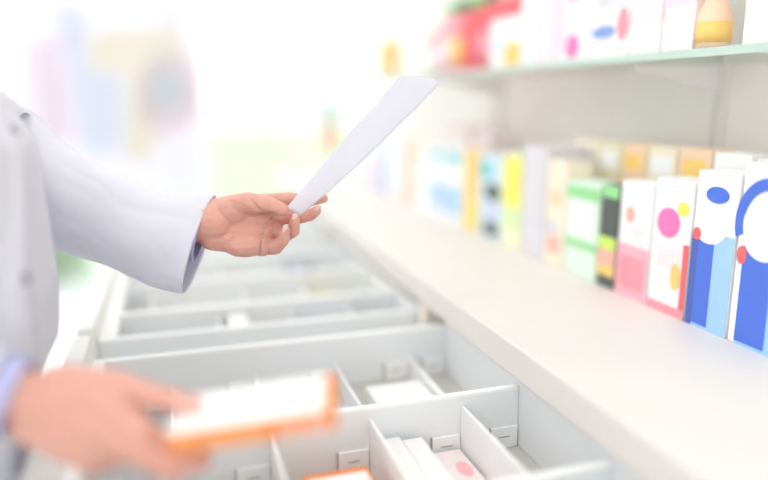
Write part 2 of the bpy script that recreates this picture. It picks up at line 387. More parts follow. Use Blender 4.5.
FX = .737; CG = 'products on the countertop'
P = product
P('toothpaste_box', 726, 790, FX, CT, .255, .06, WHT, 'white and blue carton with a round white emblem, nearest in the lower row',
  [('r', .12, .92, .0, .60, SKY), ('r', .12, .60, .02, .55, BLUE), ('c', .42, .66, .36, .17, WHT), ('c', .10, .50, .08, .05, RED), ('a', .44, .68, .50, .25, BLUE)])
P('toothpaste_box', 684, 725, FX, CT, .250, .06, WHT, 'white-topped blue carton with a small blue oval, second from the camera in the lower row',
  [('r', 0, 1, .0, .62, SKY), ('r', .02, .55, .02, .60, BLUE), ('r', 0, .16, 0, .60, NAVY), ('c', .42, .66, .40, .11, WHT), ('c', .52, .86, .26, .05, BLUE), ('c', .12, .60, .10, .04, RED)])
P('cosmetic_box', 646, 683, FX, CT, .240, .06, WHT, 'white carton with a magenta circle and a yellow dot, left of the blue cartons',
  [('r', .86, 1, 0, .55, RED), ('r', .0, 1, 0, .07, ROSE), ('c', .42, .68, .30, .11, MAG), ('c', .78, .80, .14, .05, YEL), ('r', .2, .8, .34, .5, PAL), ('c', .72, .30, .12, .10, ORG)])
P('cosmetic_box', 614, 645, FX, CT, .235, .06, WHT, 'white-topped carton with a rose-pink lower half',
  [('r', 0, 1, 0, .46, PINK), ('r', .1, .9, .08, .36, ROSE), ('c', .35, .72, .14, .07, SAL), ('c', .6, .60, .22, .06, PAL)])
P('cosmetic_box', 596, 613, FX, CT, .245, .06, BLK, 'narrow dark carton with lime, orange and black bands',
  [('r', 0, 1, .88, 1, GRN), ('r', 0, 1, .38, .50, LIME), ('r', 0, 1, .22, .38, SAL), ('r', 0, 1, .12, .22, ORG)])
P('cosmetic_box', 563, 595, FX, CT, .245, .06, MNT, 'mint green and white carton with a bright green top band',
  [('r', 0, 1, .82, .95, GRN), ('r', .12, .75, .42, .80, WHT), ('r', 0, 1, .30, .38, GRN)])
P('cosmetic_box', 543, 562, FX, CT, .225, .06, CRM, 'pale carton with an orange head and dark figure printed on it',
  [('c', .5, .66, .34, .09, PCH), ('c', .4, .34, .34, .10, GRY), ('c', .5, .20, .34, .09, SAL)])
P('cosmetic_box', 520, 542, FX, CT, .265, .10, GRY, 'plain greyish lilac carton, tall, beside the yellow one')
P('cosmetic_box', 501, 519, FX, CT, .260, .06, PM('pale_lemon', (.90, .92, .62)), 'yellow carton with a greenish foot, tallest bright one in the row',
  [('r', 0, 1, .44, .96, YEL), ('r', 0, 1, .20, .44, PM('green_yellow', (.72, .86, .45)))])
P('cosmetic_box', 477, 500, FX, CT, .250, .06, PBL, 'pale blue carton with a teal corner and two black discs',
  [('r', .05, .6, .72, .90, TEAL), ('c', .62, .56, .34, .11, BLK), ('c', .60, .12, .34, .09, BLK), ('r', .2, .9, .28, .38, CLV)])
P('cosmetic_box', 463, 476, FX, CT, .250, .06, ORG, 'narrow amber yellow carton between two pale blue ones', [('r', .6, 1, 0, .4, YEL)])
P('cosmetic_box', 446, 462, FX, CT, .240, .06, WHT, 'white carton with a teal square and light blue foot, right of a matching pair',
  [('r', .05, .85, .78, .92, TEAL), ('r', .1, .9, .10, .48, SKY)])
P('cosmetic_box', 430, 445, FX, CT, .240, .06, WHT, 'white carton with a teal square and light blue foot, left of a matching pair',
  [('r', .1, .75, .80, .93, TEAL), ('r', .1, .8, .12, .50, SKY), ('r', .84, .96, .08, .46, PM('slate', (.25, .38, .55)))])
P('cosmetic_box', 413, 429, FX, CT, .262, .06, WHT, 'white carton with an amber stripe under its top', [('r', .1, .7, .78, .84, ORG), ('r', .2, .8, .2, .6, PM('off_white', (.9, .9, .92)))])
P('cosmetic_box', 405, 412, FX, CT, .262, .06, PCH, 'very narrow peach carton with a brown edge', [('r', 0, .4, 0, 1, PM('brown', (.60, .34, .28)))])
P('cosmetic_box', 389, 404, FX, CT, .255, .06, WHT, 'plain white carton right of the lavender blue one', [('r', .2, .8, .1, .14, CRM)])
P('cosmetic_box', 380, 388, FX, CT, .245, .06, PM('lavender_blue', (.52, .62, .86)), 'narrow lavender blue carton near the far end of the row', [('r', .1, .9, .8, .95, WHT)])
P('cosmetic_box', 366, 379, FX, CT, .215, .06, LIL, 'soft lilac carton at the far end, beside the sheet of paper', [('r', .2, .8, .3, .6, PAL)])
P('cosmetic_box', 353, 365, FX, CT, .205, .06, PAL, 'pale pink carton behind the sheet of paper')
# back row on the countertop, only their tops show above the front row
for i, (y0, y1, h, m_, lb) in enumerate(((.72, .80, .247, PAL, 'pale pink'), (.81, .885, .25, WHT, 'white'), (.89, .965, .252, PCH, 'peach'), (.97, 1.045, .25, PM('sand', (.90, .80, .62)), 'sandy cream'),
        (1.05, 1.12, .25, PCH, 'light orange'), (1.125, 1.20, .25, PM('khaki', (.80, .76, .55)), 'khaki'), (1.205, 1.29, .25, CRM, 'cream'),
        (1.70, 1.80, .235, PAL, 'rosy'), (1.83, 1.99, .25, PM('dusty_rose', (.86, .66, .62)), 'dusty rose'))):
    pbox('cosmetic_box', y0, y1, FX+.105, CT, h, .05, m_, '%s carton in the back row, its top showing above the front row' % lb,
         [('r', .15, .85, .80, .93, ORG if i in (2, 4) else WHT)], CG)
t = empty('bottle', (.68, 2.93, CT), 'tall bottle with a dark green top at the far end of the countertop', 'bottle', CG)
bm = bmesh.new(); lathe(bm, (.68, 2.93, CT+.0005), [(.028, 0), (.031, .006), (.031, .10)]); build('bottle_body', bm, MNT, t, True)
bm = bmesh.new(); lathe(bm, (.68, 2.93, CT+.1006), [(.031, 0), (.031, .10), (.026, .115)]); build('sticker', bm, SAL, t, True)
bm = bmesh.new(); lathe(bm, (.68, 2.93, CT+.2157), [(.026, 0), (.022, .09), (.016, .12)]); build('cap', bm, DGR, t, True)

# upper row on the glass shelf
UG = 'products on the glass shelf'; SX = .775; SZ = SH1
def U(u0, u1, h, body, label, prints=(), depth=.06, name='cosmetic_box'):
    f = lambda u: ray(u, 60).y/ray(u, 60).x*SX
    return pbox(name, f(u1)+.0015, f(u0)-.0015, SX, SZ, h, depth, body, label, prints, UG)
U(740, 800, .24, PAL, 'pale pink and white carton nearest on the glass shelf', [('r', 0, 1, 0, .28, WHT)])
t = empty('bottle', (SX+.015, .856, SZ), 'orange waisted bottle on the glass shelf among pale pink cartons', 'bottle', UG)
bm = bmesh.new(); lathe(bm, (SX+.015, .856, SZ+.0005), [(.022, 0), (.025, .01), (.025, .05), (.014, .075), (.017, .10), (.017, .20)]); build('bottle_body', bm, PCH, t, True)
bm = bmesh.new(); lathe(bm, (SX+.015, .856, SZ+.0105), [(.0256, 0), (.0256, .03)]); build('sticker', bm, ORG, t, True)
U(660, 692, .24, PAL, 'pale pink carton with a deeper pink top, left of the orange bottle', [('r', 0, 1, .3, 1, PM('candy_pink', (.95, .70, .82))), ('r', 0, 1, 0, .22, WHT)])
U(628, 659, .24, PAL, 'blush carton with a mauve patch on the glass shelf', [('r', 0, 1, 0, .2, WHT), ('c', .6, .32, .25, .10, LIL), ('r', .2, .9, .5, .9, PAL)])
U(586, 627, .24, WHT, 'white carton with a blue oval and a red oval', [('c', .40, .20, .30, .05, PM('cobalt', (.22, .34, .72))), ('c', .86, .24, .13, .12, ROSE), ('c', .4, .45, .25, .08, GRY)])
U(556, 585, .23, WHT, 'white carton with a magenta foot spot and pink round spot', [('c', .55, .13, .24, .10, MAG), ('c', .55, .60, .25, .10, ROSE), ('r', .02, .35, .1, .8, LIL)])
U(535, 555, .225, LIL, 'soft lilac carton on the glass shelf', [('r', .1, .9, 0, .3, PAL), ('r', .1, .6, .35, .8, PAL)])
U(521, 534, .20, WHT, 'narrow plain white carton beside the lilac one on the shelf')
U(489, 520, .16, WHT, 'white carton with a red top and orange corner on the glass shelf', [('r', 0, 1, .72, 1, RED), ('r', .5, 1, 0, .35, ORG), ('c', .3, .35, .2, .15, PBL)])
for (y, body, cap, lb, stk) in ((1.65, RED, DGR, 'deep red bottle with a green cap, right of the red bottles', ROSE), (1.735, RED, GRN, 'red bottle with a green cap, second from the right', None),
        (1.82, ROSE, DGR, 'rose red bottle with an orange sticker and green cap', ORG), (1.905, PINK, GRN, 'pink bottle with a pale sticker and green cap', PAL)):
    bottle(y, SX+.04, SZ, .20, .039, body, cap, lb, UG, stk)
bottle(2.0, SX+.03, SZ, .13, .030, PINK, DGR, 'small pink bottle with a dark green cap, left of the red bottles', UG, WHT)
pbox('cosmetic_box', 1.10, 1.17, SX+.08, SZ, .25, .06, GRN, 'green carton standing behind the white carton with ovals', [], UG)
pbox('cosmetic_box', 1.42, 1.50, SX+.08, SZ, .20, .06, SAL, 'salmon carton standing behind the red-topped white one', [], UG)
pbox('cosmetic_box', 2.42, 2.48, SX+.0, SZ, .14, .05, ORG, 'small orange carton at the far end of the glass shelf', [('r', 0, 1, 0, .35, MNT)], UG)
pbox('cosmetic_box', 2.50, 2.57, SX+.0, SZ, .12, .05, MNT, 'small mint carton at the far end of the glass shelf', [('r', 0, 1, 0, .35, CRM)], UG)

# ------------------------------------------------------------------ hanging banner before the far glazing
BY = 3.95
ban = empty('window_banner', (-.5, BY, CZ-.02), 'large pale hanging banner with pastel shapes in front of the far window', 'banner')
bm = bmesh.new()
bx_ = (-1.75, .205); bz_ = (-.50, 1.30)
bx(bm, bx_[0], bx_[1], BY, BY+.004, bz_[0], bz_[1])
BAN = mat('banner_fabric', (.86, .84, .90), .9, .1, .01, 3, transl=.5)
build('banner_cloth', bm, BAN, ban)
bm = bmesh.new(); lathe(bm, (bx_[0]-.03, BY+.002, bz_[1]+.012), [(.012, 0), (.012, bx_[1]-bx_[0]+.06)], 12, Vector((1, 0, 0))); build('hanging_rod', bm, METAL, ban, True)
for xx in (-1.5, -.05):
    bm = bmesh.new(); bx(bm, xx-.002, xx+.002, BY, BY+.004, bz_[1]+.024, CZ); build('cord', bm, METAL, ban)
def bshape(name, pts, m, t=.0012):
    bm = bmesh.new(); slab(bm, [Vector((p.x, BY-.0001, p.z)) for p in [ony(u, v, BY) for u, v in pts]], Vector((0, -1, 0)), t); return build(name, bm, m, ban)
bp = lambda n, c: mat('banner_'+n, tuple(x*.6+.4*y for x, y in zip(c, (.88, .87, .91))), .9, .1, .01, 3, transl=.5)
def oval(cu, cv, ru, rv, n=28): return [(cu+ru*math.cos(2*math.pi*i/n), cv+rv*math.sin(2*math.pi*i/n)) for i in range(n)]
bshape('blue_patch', [(55, 8), (84, 8), (86, 72), (120, 76), (120, 150), (85, 155), (68, 70)], bp('blue', (.80, .84, .94)), .0006)
bshape('pink_patch', [(28, 40), (60, 36), (75, 140), (40, 145)], bp('pink', (.92, .81, .88)), .0008)
bshape('yellow_shape', [(88, 32), (180, 26), (186, 66), (156, 70), (158, 160), (124, 162), (126, 72), (88, 70)], bp('yellow', (.93, .88, .74)), .001)
bshape('pink_ring', oval(170, 94, 33, 40), bp('rose', (.93, .76, .80)), .0014)
bshape('blue_disc', oval(168, 90, 20, 25), bp('sky', (.78, .86, .92)), .0018)

# shrub on the paving outside
def shrub(c, r, h, label):
    t = empty('shrub', c, label, 'shrub')
    bm = bmesh.new()
    for i in range(420):
        a = random.uniform(0, 6.283); q = random.random()**.5; zz = random.uniform(.1, 1)
        p = Vector(c)+Vector((math.cos(a)*r*q*(1.1-zz*.4), math.sin(a)*r*q*(1.1-zz*.4), zz*h))
        d = Vector((random.uniform(-1, 1), random.uniform(-1, 1), random.uniform(-.3, 1))).normalized()*.07
        s = d.cross(Vector((random.random(), random.random(), .3))).normalized()*.03
        vs = [bm.verts.new(x) for x in (p, p+d*.5+s, p+d, p+d*.5-s)]; bm.faces.new(vs)
    build('foliage', bm, mat('leaf_green', (.45, .60, .38), .7, .3, .25, 5, transl=.3), t)
    bm = bmesh.new(); lathe(bm, c, [(.03, 0), (.02, h*.5)], 8); build('stem', bm, mat('bark', (.3, .22, .16), .9), t)
shrub((-.85, 5.35, FZ-.05), .30, .34, 'low green shrub outside the window, seen under the coat sleeve')

# ------------------------------------------------------------------ the person
def sphere_pts(bm, c, r, sub=2): 
    m_ = Matrix.Translation(c) @ Matrix.Diagonal((*(r if hasattr(r, '__len__') else (r, r, r)), 1))
    bmesh.ops.create_icosphere(bm, subdivisions=sub, radius=1, matrix=m_)
def capsule(bm, a, b, ra, rb, n=10, seg=18):
    """tapered capsule: rings of the convex hull of two spheres"""
    a, b = Vector(a), Vector(b); d = b-a; L = d.length
    if L < 1e-6: sphere_pts(bm, a, max(ra, rb)); return
    q = d.to_track_quat('Z', 'Y'); k_ = max(-.95, min(.95, (ra-rb)/L)); th = math.asin(k_)
    prof = []
    for i in range(n):
        an = -math.pi/2 + (math.pi/2+th)*i/(n-1); prof.append((ra*math.cos(an), ra*math.sin(an)))
    for i in range(n):
        an = th + (math.pi/2-th)*i/(n-1); prof.append((rb*math.cos(an), L+rb*math.sin(an)))
    rings = []
    for r, h in prof:
        r = max(r, 1e-5)
        rings.append([a+q@Vector((r*math.cos(2*math.pi*j/seg), r*math.sin(2*math.pi*j/seg), h)) for j in range(seg)])
    rings_mesh(bm, rings)
def chain(bm, pts):
    for (p, r), (q, s) in zip(pts, pts[1:]): capsule(bm, p, q, r, s)
def remesh(bm, voxel, smooth_it, fac=.5):
    me = bpy.data.meshes.new('tmp'); bm.to_mesh(me); bm.free()
    o = bpy.data.objects.new('tmp', me); COL.objects.link(o)
    r = o.modifiers.new('r', 'REMESH'); r.mode = 'VOXEL'; r.voxel_size = voxel; r.adaptivity = 0
    s = o.modifiers.new('s', 'SMOOTH'); s.factor = fac; s.iterations = smooth_it
    dg = bpy.context.evaluated_depsgraph_get(); dg.update()
    out = bpy.data.meshes.new_from_object(o.evaluated_get(dg))
    bpy.data.objects.remove(o); bpy.data.meshes.remove(me)
    return out
V = Vector
D1 = .955; PX1 = D1/F_PX
def L(u, v, w): return at(u, v, D1) - FW*(w*PX1)          # left hand: pixel column, row, and w picture-units towards the viewer
mm = .001
# --- left hand (farther, palm to the viewer, thumb on top)
hb = bmesh.new()
wristL = L(206, 222, -3)
capsule(hb, L(168, 219, -3), L(214, 222, -3), .031, .031)
for (u, v, w, r) in ((256, 206, -8, .0155), (262, 218, -9, .0155), (264, 231, -8, .0155), (261, 246, -5, .0150)):
    capsule(hb, L(212, 222+(v-222)*.62, -3), L(u, v, w), .0195, r)
sphere_pts(hb, L(234, 211, 3), (.026, .018, .021)); sphere_pts(hb, L(246, 245, 0), (.033, .0195, .018))
fingersL = {
 'index': [(L(256, 202, -10), .0125), (L(287, 198, -18), .0100), (L(306, 200, -22), .0086), (L(321.5, 197, -23), .0066)],
 'middle': [(L(264, 215, -12), .0125), (L(295, 217, -15), .0102), (L(309, 215, -8), .0086), (L(316, 211, -1), .0070)],
 'ring': [(L(266, 229, -11), .0130), (L(284, 234, -12), .0112), (L(293, 231, -3), .0088), (L(295.5, 220, 4), .0072)],
 'little': [(L(263, 247, -7), .0125), (L(275, 247, -4), .0108), (L(284, 240, 4), .0086), (L(286.5, 230.5, 8), .0068)],
}
for f in fingersL.values(): chain(hb, f)
chain(hb, [(L(224, 208, 0), .0165), (L(250, 203, 8), .0150), (L(273, 206, 12), .0112), (L(284, 210, 11), .0088)])
capsule(hb, L(254, 206, 0), L(262, 203, -6), .012, .012)
handL = remesh(hb, .0009, 5)
# flexion creases pressed into the palm
creases = [([(224, 226), (240, 228), (254, 224), (264, 215)], 1.3, .0016), ([(252, 201), (258, 209), (264, 213), (274, 214)], 1.4, .0022),
           ([(272, 216), (265, 226), (261, 238), (259, 253)], 1.3, .0024), ([(279, 226), (270, 232), (267, 242), (268, 254)], 1.2, .0022),
           ([(276, 222), (268, 230), (262, 236), (250, 243)], 1.1, .0009), ([(232, 202), (244, 206), (252, 212)], 1.1, .0007)]
def px_of(p):
    z_ = p.dot(FW); return 384+F_PX*p.dot(RT)/z_, 240-F_PX*p.dot(UP)/z_
def seg_d(u, v, a, b):
    dx, dy = b[0]-a[0], b[1]-a[1]; t_ = max(0, min(1, ((u-a[0])*dx+(v-a[1])*dy)/(dx*dx+dy*dy)))
    return math.hypot(u-a[0]-t_*dx, v-a[1]-t_*dy)
for vt_ in handL.vertices:
    if vt_.normal.dot(FW) > .1: continue
    u_, v_ = px_of(vt_.co); dd = 0
    for pts, wd_, dp_ in creases:
        m_ = min(seg_d(u_, v_, a_, b_) for a_, b_ in zip(pts, pts[1:]))
        dd = max(dd, .78*dp_*math.exp(-(m_/(wd_*1.35))**2))
    if dd > .0001: vt_.co -= vt_.normal*dd
# --- right hand (nearer, back to the viewer, thumb on top of the box)
D2 = .635; PX2 = D2/F_PX
def R(u, v, w): return at(u, v, D2) - FW*(w*PX2)
wristR = R(14, 398, 0)
hb = bmesh.new()
capsule(hb, R(-40, 386, 0), R(30, 400, 0), .029, .0265)
for (u, v, w, r) in ((112, 402, 2, .017), (106, 422, 5, .017), (99, 442, 3, .0165), (93, 458, 0, .015)):
    capsule(hb, R(32, 399+(v-399)*.40, 0), R(u, v, w), .0205, r)
sphere_pts(hb, R(78, 392, -8), (.030, .022, .020))
chain(hb, [(R(56, 386, -6), .020), (R(108, 387, -10), .0150), (R(150, 397, -6), .0122), (R(188, 402.5, 4), .0095), (R(194, 403, 4), .0085)])
fingersR = {
 'index': [(R(110, 405, 4), .0165), (R(147, 430, 12), .0135), (R(167, 449, 6), .0112), (R(190, 457, -2), .0088)],
 'middle': [(R(106, 424, 7), .0165), (R(146, 448, 14), .0125), (R(172, 465, 8), .0118), (R(202, 459, 2), .0098)],
 'ring': [(R(98, 442, 4), .0160), (R(124, 450, 4), .0120), (R(156, 462, -8), .0102), (R(184, 462, -16), .0082)],
 'little': [(R(93, 458, 0), .0145), (R(106, 460, -6), .0112), (R(124, 456, -20), .0092), (R(144, 456, -28), .0078)],
}
for f in fingersR.values(): chain(hb, f)
handR = remesh(hb, .0013, 7)

# --- body: torso, neck, head, legs, arms in one surface
TC = V((-.285, .86, 0)); HZ = FZ
shL, shR = V((-.30, 1.04, -.005)), V((-.30, .68, -.005))
elL = at(56, 205, 1.0); elR = V((-.40, .56, -.20))
bb = bmesh.new()
def ell(c, r): sphere_pts(bb, V(c), r, 3)
ell((-.30, .86, -.07), (.085, .145, .14)); ell((-.28, .86, -.17), (.080, .135, .16)); ell((-.305, .86, -.36), (.078, .145, .14))
capsule(bb, (-.30, .78, .0), (-.30, .94, .0), .048, .048)
capsule(bb, (-.30, .86, .02), (-.28, .86, .12), .050, .050)
hc = V((-.255, .86, .225))
sphere_pts(bb, hc, (.088, .072, .112), 3); ell(hc+V((.03, 0, -.05)), (.058, .052, .060))
capsule(bb, hc+V((.082, 0, .01)), hc+V((.104, 0, -.025)), .009, .013)                      # nose
for q in (-1, 1):
    ell(hc+V((-.01, q*.073, -.01)), (.018, .008, .028))                                    # ears
    capsule(bb, (-.305, .86+q*.085, -.42), (-.285, .86+q*.09, -.82), .070, .055); capsule(bb, (-.275, .86+q*.09, -.82), (-.29, .86+q*.09, FZ+.09), .052, .035)
    capsule(bb, (-.29, .86+q*.09, FZ+.05), (-.17, .86+q*.095, FZ+.035), .035, .028)
ell(hc+V((.083, 0, -.058)), (.010, .022, .006)); ell(hc+V((.080, 0, -.069)), (.010, .018, .006))   # lips
for s_, e_, w_ in ((shL, elL, L(176, 218, -3)), (shR, elR, R(-30, 388, 0))):
    m0 = s_*.72+e_*.28; capsule(bb, V((-.30, .86+(s_.y-.86)*.5, -.045)), m0, .042, .032); capsule(bb, m0, e_, .032, .030); capsule(bb, e_, w_, .030, .026)
body = remesh(bb, .006, 4)
bm = bmesh.new()
for me in (body, handL, handR): bm.from_mesh(me)
person = empty('person', (-.285, .86, FZ), 'person in a white lab coat holding paper and an orange-edged box', 'person')
bo = build('body', bm, SKIN, person, True)

# nails
def nail(parent, tip, axis, up, ln=.0062, wd=.0050):
    axis = axis.normalized(); up = (up-axis*up.dot(axis)).normalized(); sd = axis.cross(up)
    bm = bmesh.new(); rows = []
    for i in range(7):
        a = -1+2*i/6; rr = []
        for j in range(7):
            c = -1+2*j/6
            x = a*ln; y = c*wd*math.sqrt(max(.05, 1-.55*a*a*abs(a))); h_ = -.0022*c*c-.0006*a*a
            rr.append(tip+axis*x+sd*y+up*h_)
        rows.append(rr)
    top = [[bm.verts.new(p) for p in r] for r in rows]; bot = [[bm.verts.new(p-up*.0009) for p in r] for r in rows]
    for i in range(6):
        for j in range(6):
            bm.faces.new((top[i][j], top[i+1][j], top[i+1][j+1], top[i][j+1])); bm.faces.new((bot[i][j], bot[i][j+1], bot[i+1][j+1], bot[i+1][j]))
    for i in range(6):
        for j in (0, 6): bm.faces.new((top[i][j], bot[i][j], bot[i+1][j], top[i+1][j]))
        for k2 in (0, 6): bm.faces.new((top[k2][i], top[k2][i+1], bot[k2][i+1], bot[k2][i]))
    build('fingernail', bm, NAIL, parent, True)
nail(person, L(297.2, 218.5, 8.2), L(295.8, 214, 6)-L(295, 222, 4), L(299, 219, 9)-L(295, 219, 4))
nail(person, L(288.3, 230, 12.2), L(287.2, 226, 10)-L(286, 234, 8), L(290, 230, 13)-L(286, 230, 8))
nail(person, L(318.6, 210, 3.6), L(319, 206, 2)-L(314, 213, -2), L(321, 212, 5)-L(316, 210, 0))
nail(person, R(191, 398, 12), R(196, 399, 6)-R(180, 396, 6), R(191, 390, 14)-R(191, 402, 4), .007, .006)

# head details
bm = bmesh.new()
sphere_pts(bm, hc+V((-.018, 0, .022)), (.094, .083, .112), 3)
for v_ in bm.verts[:]:
    if v_.co.x > hc.x+.052 and v_.co.z < hc.z+.075: v_.co.x = hc.x+.03
    v_.co += (v_.co-hc).normalized()*.004*noise.noise(v_.co*60)
sphere_pts(bm, hc+V((-.105, 0, .03)), (.04, .038, .04), 3)
build('hair', bm, HAIR, person, True)
for q in (-1, 1):
    bm = bmesh.new(); sphere_pts(bm, hc+V((.071, q*.030, .008)), .0125, 3); e = build('eye', bm, WHT, person, True)
    bm = bmesh.new(); disc(bm, hc+V((.0832, q*.030, .006)), V((0, .0055, 0)), V((0, 0, .0055)), V((1, 0, 0)), .0008); build('iris', bm, HAIR, e)
    bm = bmesh.new(); capsule(bm, hc+V((.080, q*.016, .030)), hc+V((.070, q*.045, .030)), .003, .002, 5, 8); build('eyebrow', bm, HAIR, person, True)

# lab coat: body of the coat
def ring(c, a, b, n=56, off=0): return [c+a*math.cos(2*math.pi*i/n+off)+b*math.sin(2*math.pi*i/n+off) for i in range(n)]
prof = [(.068, .060, .060), (.055, .072, .11), (.032, .082, .165), (-.005, .108, .180), (-.05, .134, .178), (-.12, .138, .175), (-.22, .143, .178), (-.29, .138, .18), (-.34, .112, .175),
        (-.45, .104, .18), (-.60, .102, .19), (-.78, .102, .20)]
bm = bmesh.new(); rs = []
dense = []
for (z0, a0, b0), (z1, a1, b1) in zip(prof, prof[1:]):
    for s_ in range(5):
        t_ = s_/5; dense.append((z0+(z1-z0)*t_, a0+(a1-a0)*t_, b0+(b1-b0)*t_))
dense.append(prof[-1])
NR = 120
for (z0, a0, b0) in dense:
    r_ = []
    for i in range(NR):
        an = 2*math.pi*i/NR
        ca, sa = math.cos(an), math.sin(an)
        ca = math.copysign(abs(ca)**.85, ca); sa = math.copysign(abs(sa)**.85, sa)
        fold = 1 + max(0, (-z0+.05))*.035*math.sin(an*9+z0*2.5) + .012*noise.noise(V((math.cos(an)*2, math.sin(an)*2, z0*5)))
        if z0 < -.28 and ca > 0: fold = min(fold, 1.0)
        r_.append(V((-.285+a0*ca*fold, .86+b0*sa*fold, z0)))
    rs.append(r_)
rings_mesh(bm, rs, False, False)
coat = build('lab_coat', bm, COAT, person, True)
so = coat.modifiers.new('solid', 'SOLIDIFY'); so.thickness = .002; so.offset = 1
# placket and buttons on the front, a little to the viewer's side
def front_pt(y, z, out=0):
    for (z0, a0, b0), (z1, a1, b1) in zip(prof, prof[1:]):
        if z <= z0 and z >= z1:
            t_ = (z0-z)/(z0-z1); a = a0+(a1-a0)*t_; b = b0+(b1-b0)*t_; break
    s_ = max(-1, min(1, (y-.86)/b)); sa = abs(s_)**(1/.85); ca = math.sqrt(max(0, 1-sa*sa))**.85
    an = math.asin(math.copysign(sa, s_))
    fold = 1 + max(0, (-z+.05))*.035*math.sin(an*9+z*2.5) + .012*noise.noise(V((math.cos(an)*2, math.sin(an)*2, z*5)))
    if z < -.28: fold = min(fold, 1)
    return V((-.285+a*ca*fold+out, .86+(y-.86)*fold, z))
bm = bmesh.new(); PY = lambda z: max(.762, .815+.33*(z+.035))
rows = []
for i in range(60):
    zz = .035-.80*i/59; rows.append([front_pt(PY(zz)+dy, zz, o_) for dy, o_ in ((-.020, .0015), (-.019, .0048), (.0, .0055), (.019, .0048), (.020, .0015))])
vs = [[bm.verts.new(p) for p in r] for r in rows]
for a, b in zip(vs, vs[1:]):
    for i in range(4): bm.faces.new((a[i], a[i+1], b[i+1], b[i]))
build('placket', bm, COAT, coat, True)
for zz in (-.035, -.185, -.32, -.44, -.56):
    c = front_pt(PY(zz)+.002, zz, .006); nrm = V((.93, -.36, 0)).normalized(); sd = V((0, 0, 1)).cross(nrm)
    bm = bmesh.new(); lathe(bm, c-nrm*.001, [(.0078, 0), (.0080, .0018), (.0066, .0026), (.0058, .0020), (.001, .0019)], 20, nrm)
    for q in (-1, 1):
        for q2 in (-1, 1): disc(bm, c+nrm*.0012+sd*q*.002+V((0, 0, q2*.002)), sd*.0007, V((0, 0, .0007)), nrm, .0003, 8)
    build('button', bm, BUTTON, coat, True)
# collar flaps
for q in (-1, 1):
    bm = bmesh.new()
    pts = [V((-.245, .86+q*.050, .085)), V((-.225, .86+q*.012, .045)), V((-.205, .86+q*.040, .03)), V((-.235, .86+q*.085, .055)), V((-.30, .86+q*.085, .085))]
    slab(bm, pts, V((.6, 0, .8)), .004); build('collar', bm, COAT, coat, True)
def path_tube(name, secs, m, parent, n=96, folds=.03, seed=0, sub=8, lining=None, thick=.0022):
    """secs: (centre, half-axis a, half-axis b); smooth loft between them"""
    rings = []
    K = len(secs)
    def cr(p0, p1, p2, p3, t): return .5*((2*p1)+(p2-p0)*t+(2*p0-5*p1+4*p2-p3)*t*t+(3*p1-p0-3*p2+p3)*t*t*t)
    for i in range(K-1):
        q = [secs[max(0, i-1)], secs[i], secs[i+1], secs[min(K-1, i+2)]]
        for s_ in range(sub if i < K-2 else sub+1):
            t_ = s_/sub
            c, a, b = (cr(*[x[k2] for x in q], t_) for k2 in range(3))
            ph = i+t_; r_ = []
            for j in range(n):
                an = 2*math.pi*j/n
                d = a*math.cos(an)+b*math.sin(an)
                wv = noise.noise(V((math.cos(an)*1.4+seed, math.sin(an)*1.4, ph*1.2)))*1.4 + .5*math.sin(ph*2.2+3*math.sin(an+seed)+an) + 1.1*(abs(noise.noise(V((math.cos(an)*2.6-seed, math.sin(an)*2.6, ph*.7+4))))**.7-.3)
                edge = min(1, (K-1-ph)*1.2+.12)
                r_.append(c+d*(1+folds*wv*edge))
            rings.append(r_)
    bm = bmesh.new(); rings_mesh(bm, rings, False, False)
    o = build(name, bm, [m] + ([lining] if lining else []), parent, True)
    sm = o.modifiers.new('solid', 'SOLIDIFY'); sm.thickness = thick; sm.offset = 0
    if lining: sm.material_offset = 0
    return o
def sec(top, bot, near, far): return ((V(top)+V(bot))/2, (V(top)-V(bot))/2, (V(near)-V(far))/2)
# left sleeve (far arm)
def pv(u, v, d): return at(u, v, d)
def psec(u0, v0, u1, v1, d, dep):     # from its upper and lower outline in the picture, with real depth dep
    T, B = pv(u0, v0, d), pv(u1, v1, d); c = (T+B)/2; return (c, (T-B)/2, -FW*dep)
up = (elL-shL).normalized()
path_tube('sleeve', [(shL+V((0, -.03, .0)), V((.060, 0, .045)), V((0, -.075, .02))), (shL*.55+elL*.45, V((.050, 0, .060)), V((0, -.075, 0))),
    psec(30, 113, 28, 236, 1.0, .070), psec(66, 144, 55, 247, .995, .068), psec(102, 164, 94, 259, .99, .064), psec(142, 182, 128, 276, .98, .058),
    psec(178, 190, 158, 286, .97, .052), ((pv(215, 196, .965)+pv(184, 293, .955))/2, (pv(215, 196, .965)-pv(184, 293, .955))/2, (pv(192, 246, .920)-pv(206, 246, 1.0))/2)],
    COAT, coat, folds=.045, seed=1.3)
# right sleeve (near arm)
path_tube('sleeve', [(shR+V((.01, .06, .015)), V((.070, 0, .030)), V((.02, -.03, .055))), (shR+V((-.015, .005, -.02)), V((.070, 0, -.010)), V((.01, -.055, .045))),
    (shR*.5+elR*.5, V((.062, 0, -.028)), V((.02, -.052, .022))), (elR+V((.0, .0, .0)), V((.058, -.01, .042)), V((.018, -.058, .008))),
    (elR*.6+wristR*.4, V((.016, 0, .056)), V((.018, -.050, .0))), (elR*.25+wristR*.75, V((.010, 0, .050)), V((.012, -.046, 0))), (R(1, 396, 0), (R(8, 352, 0)-R(-6, 440, 0))/2, V((-.01, -.044, 0)))],
    COAT, coat, folds=.03, seed=4.1)
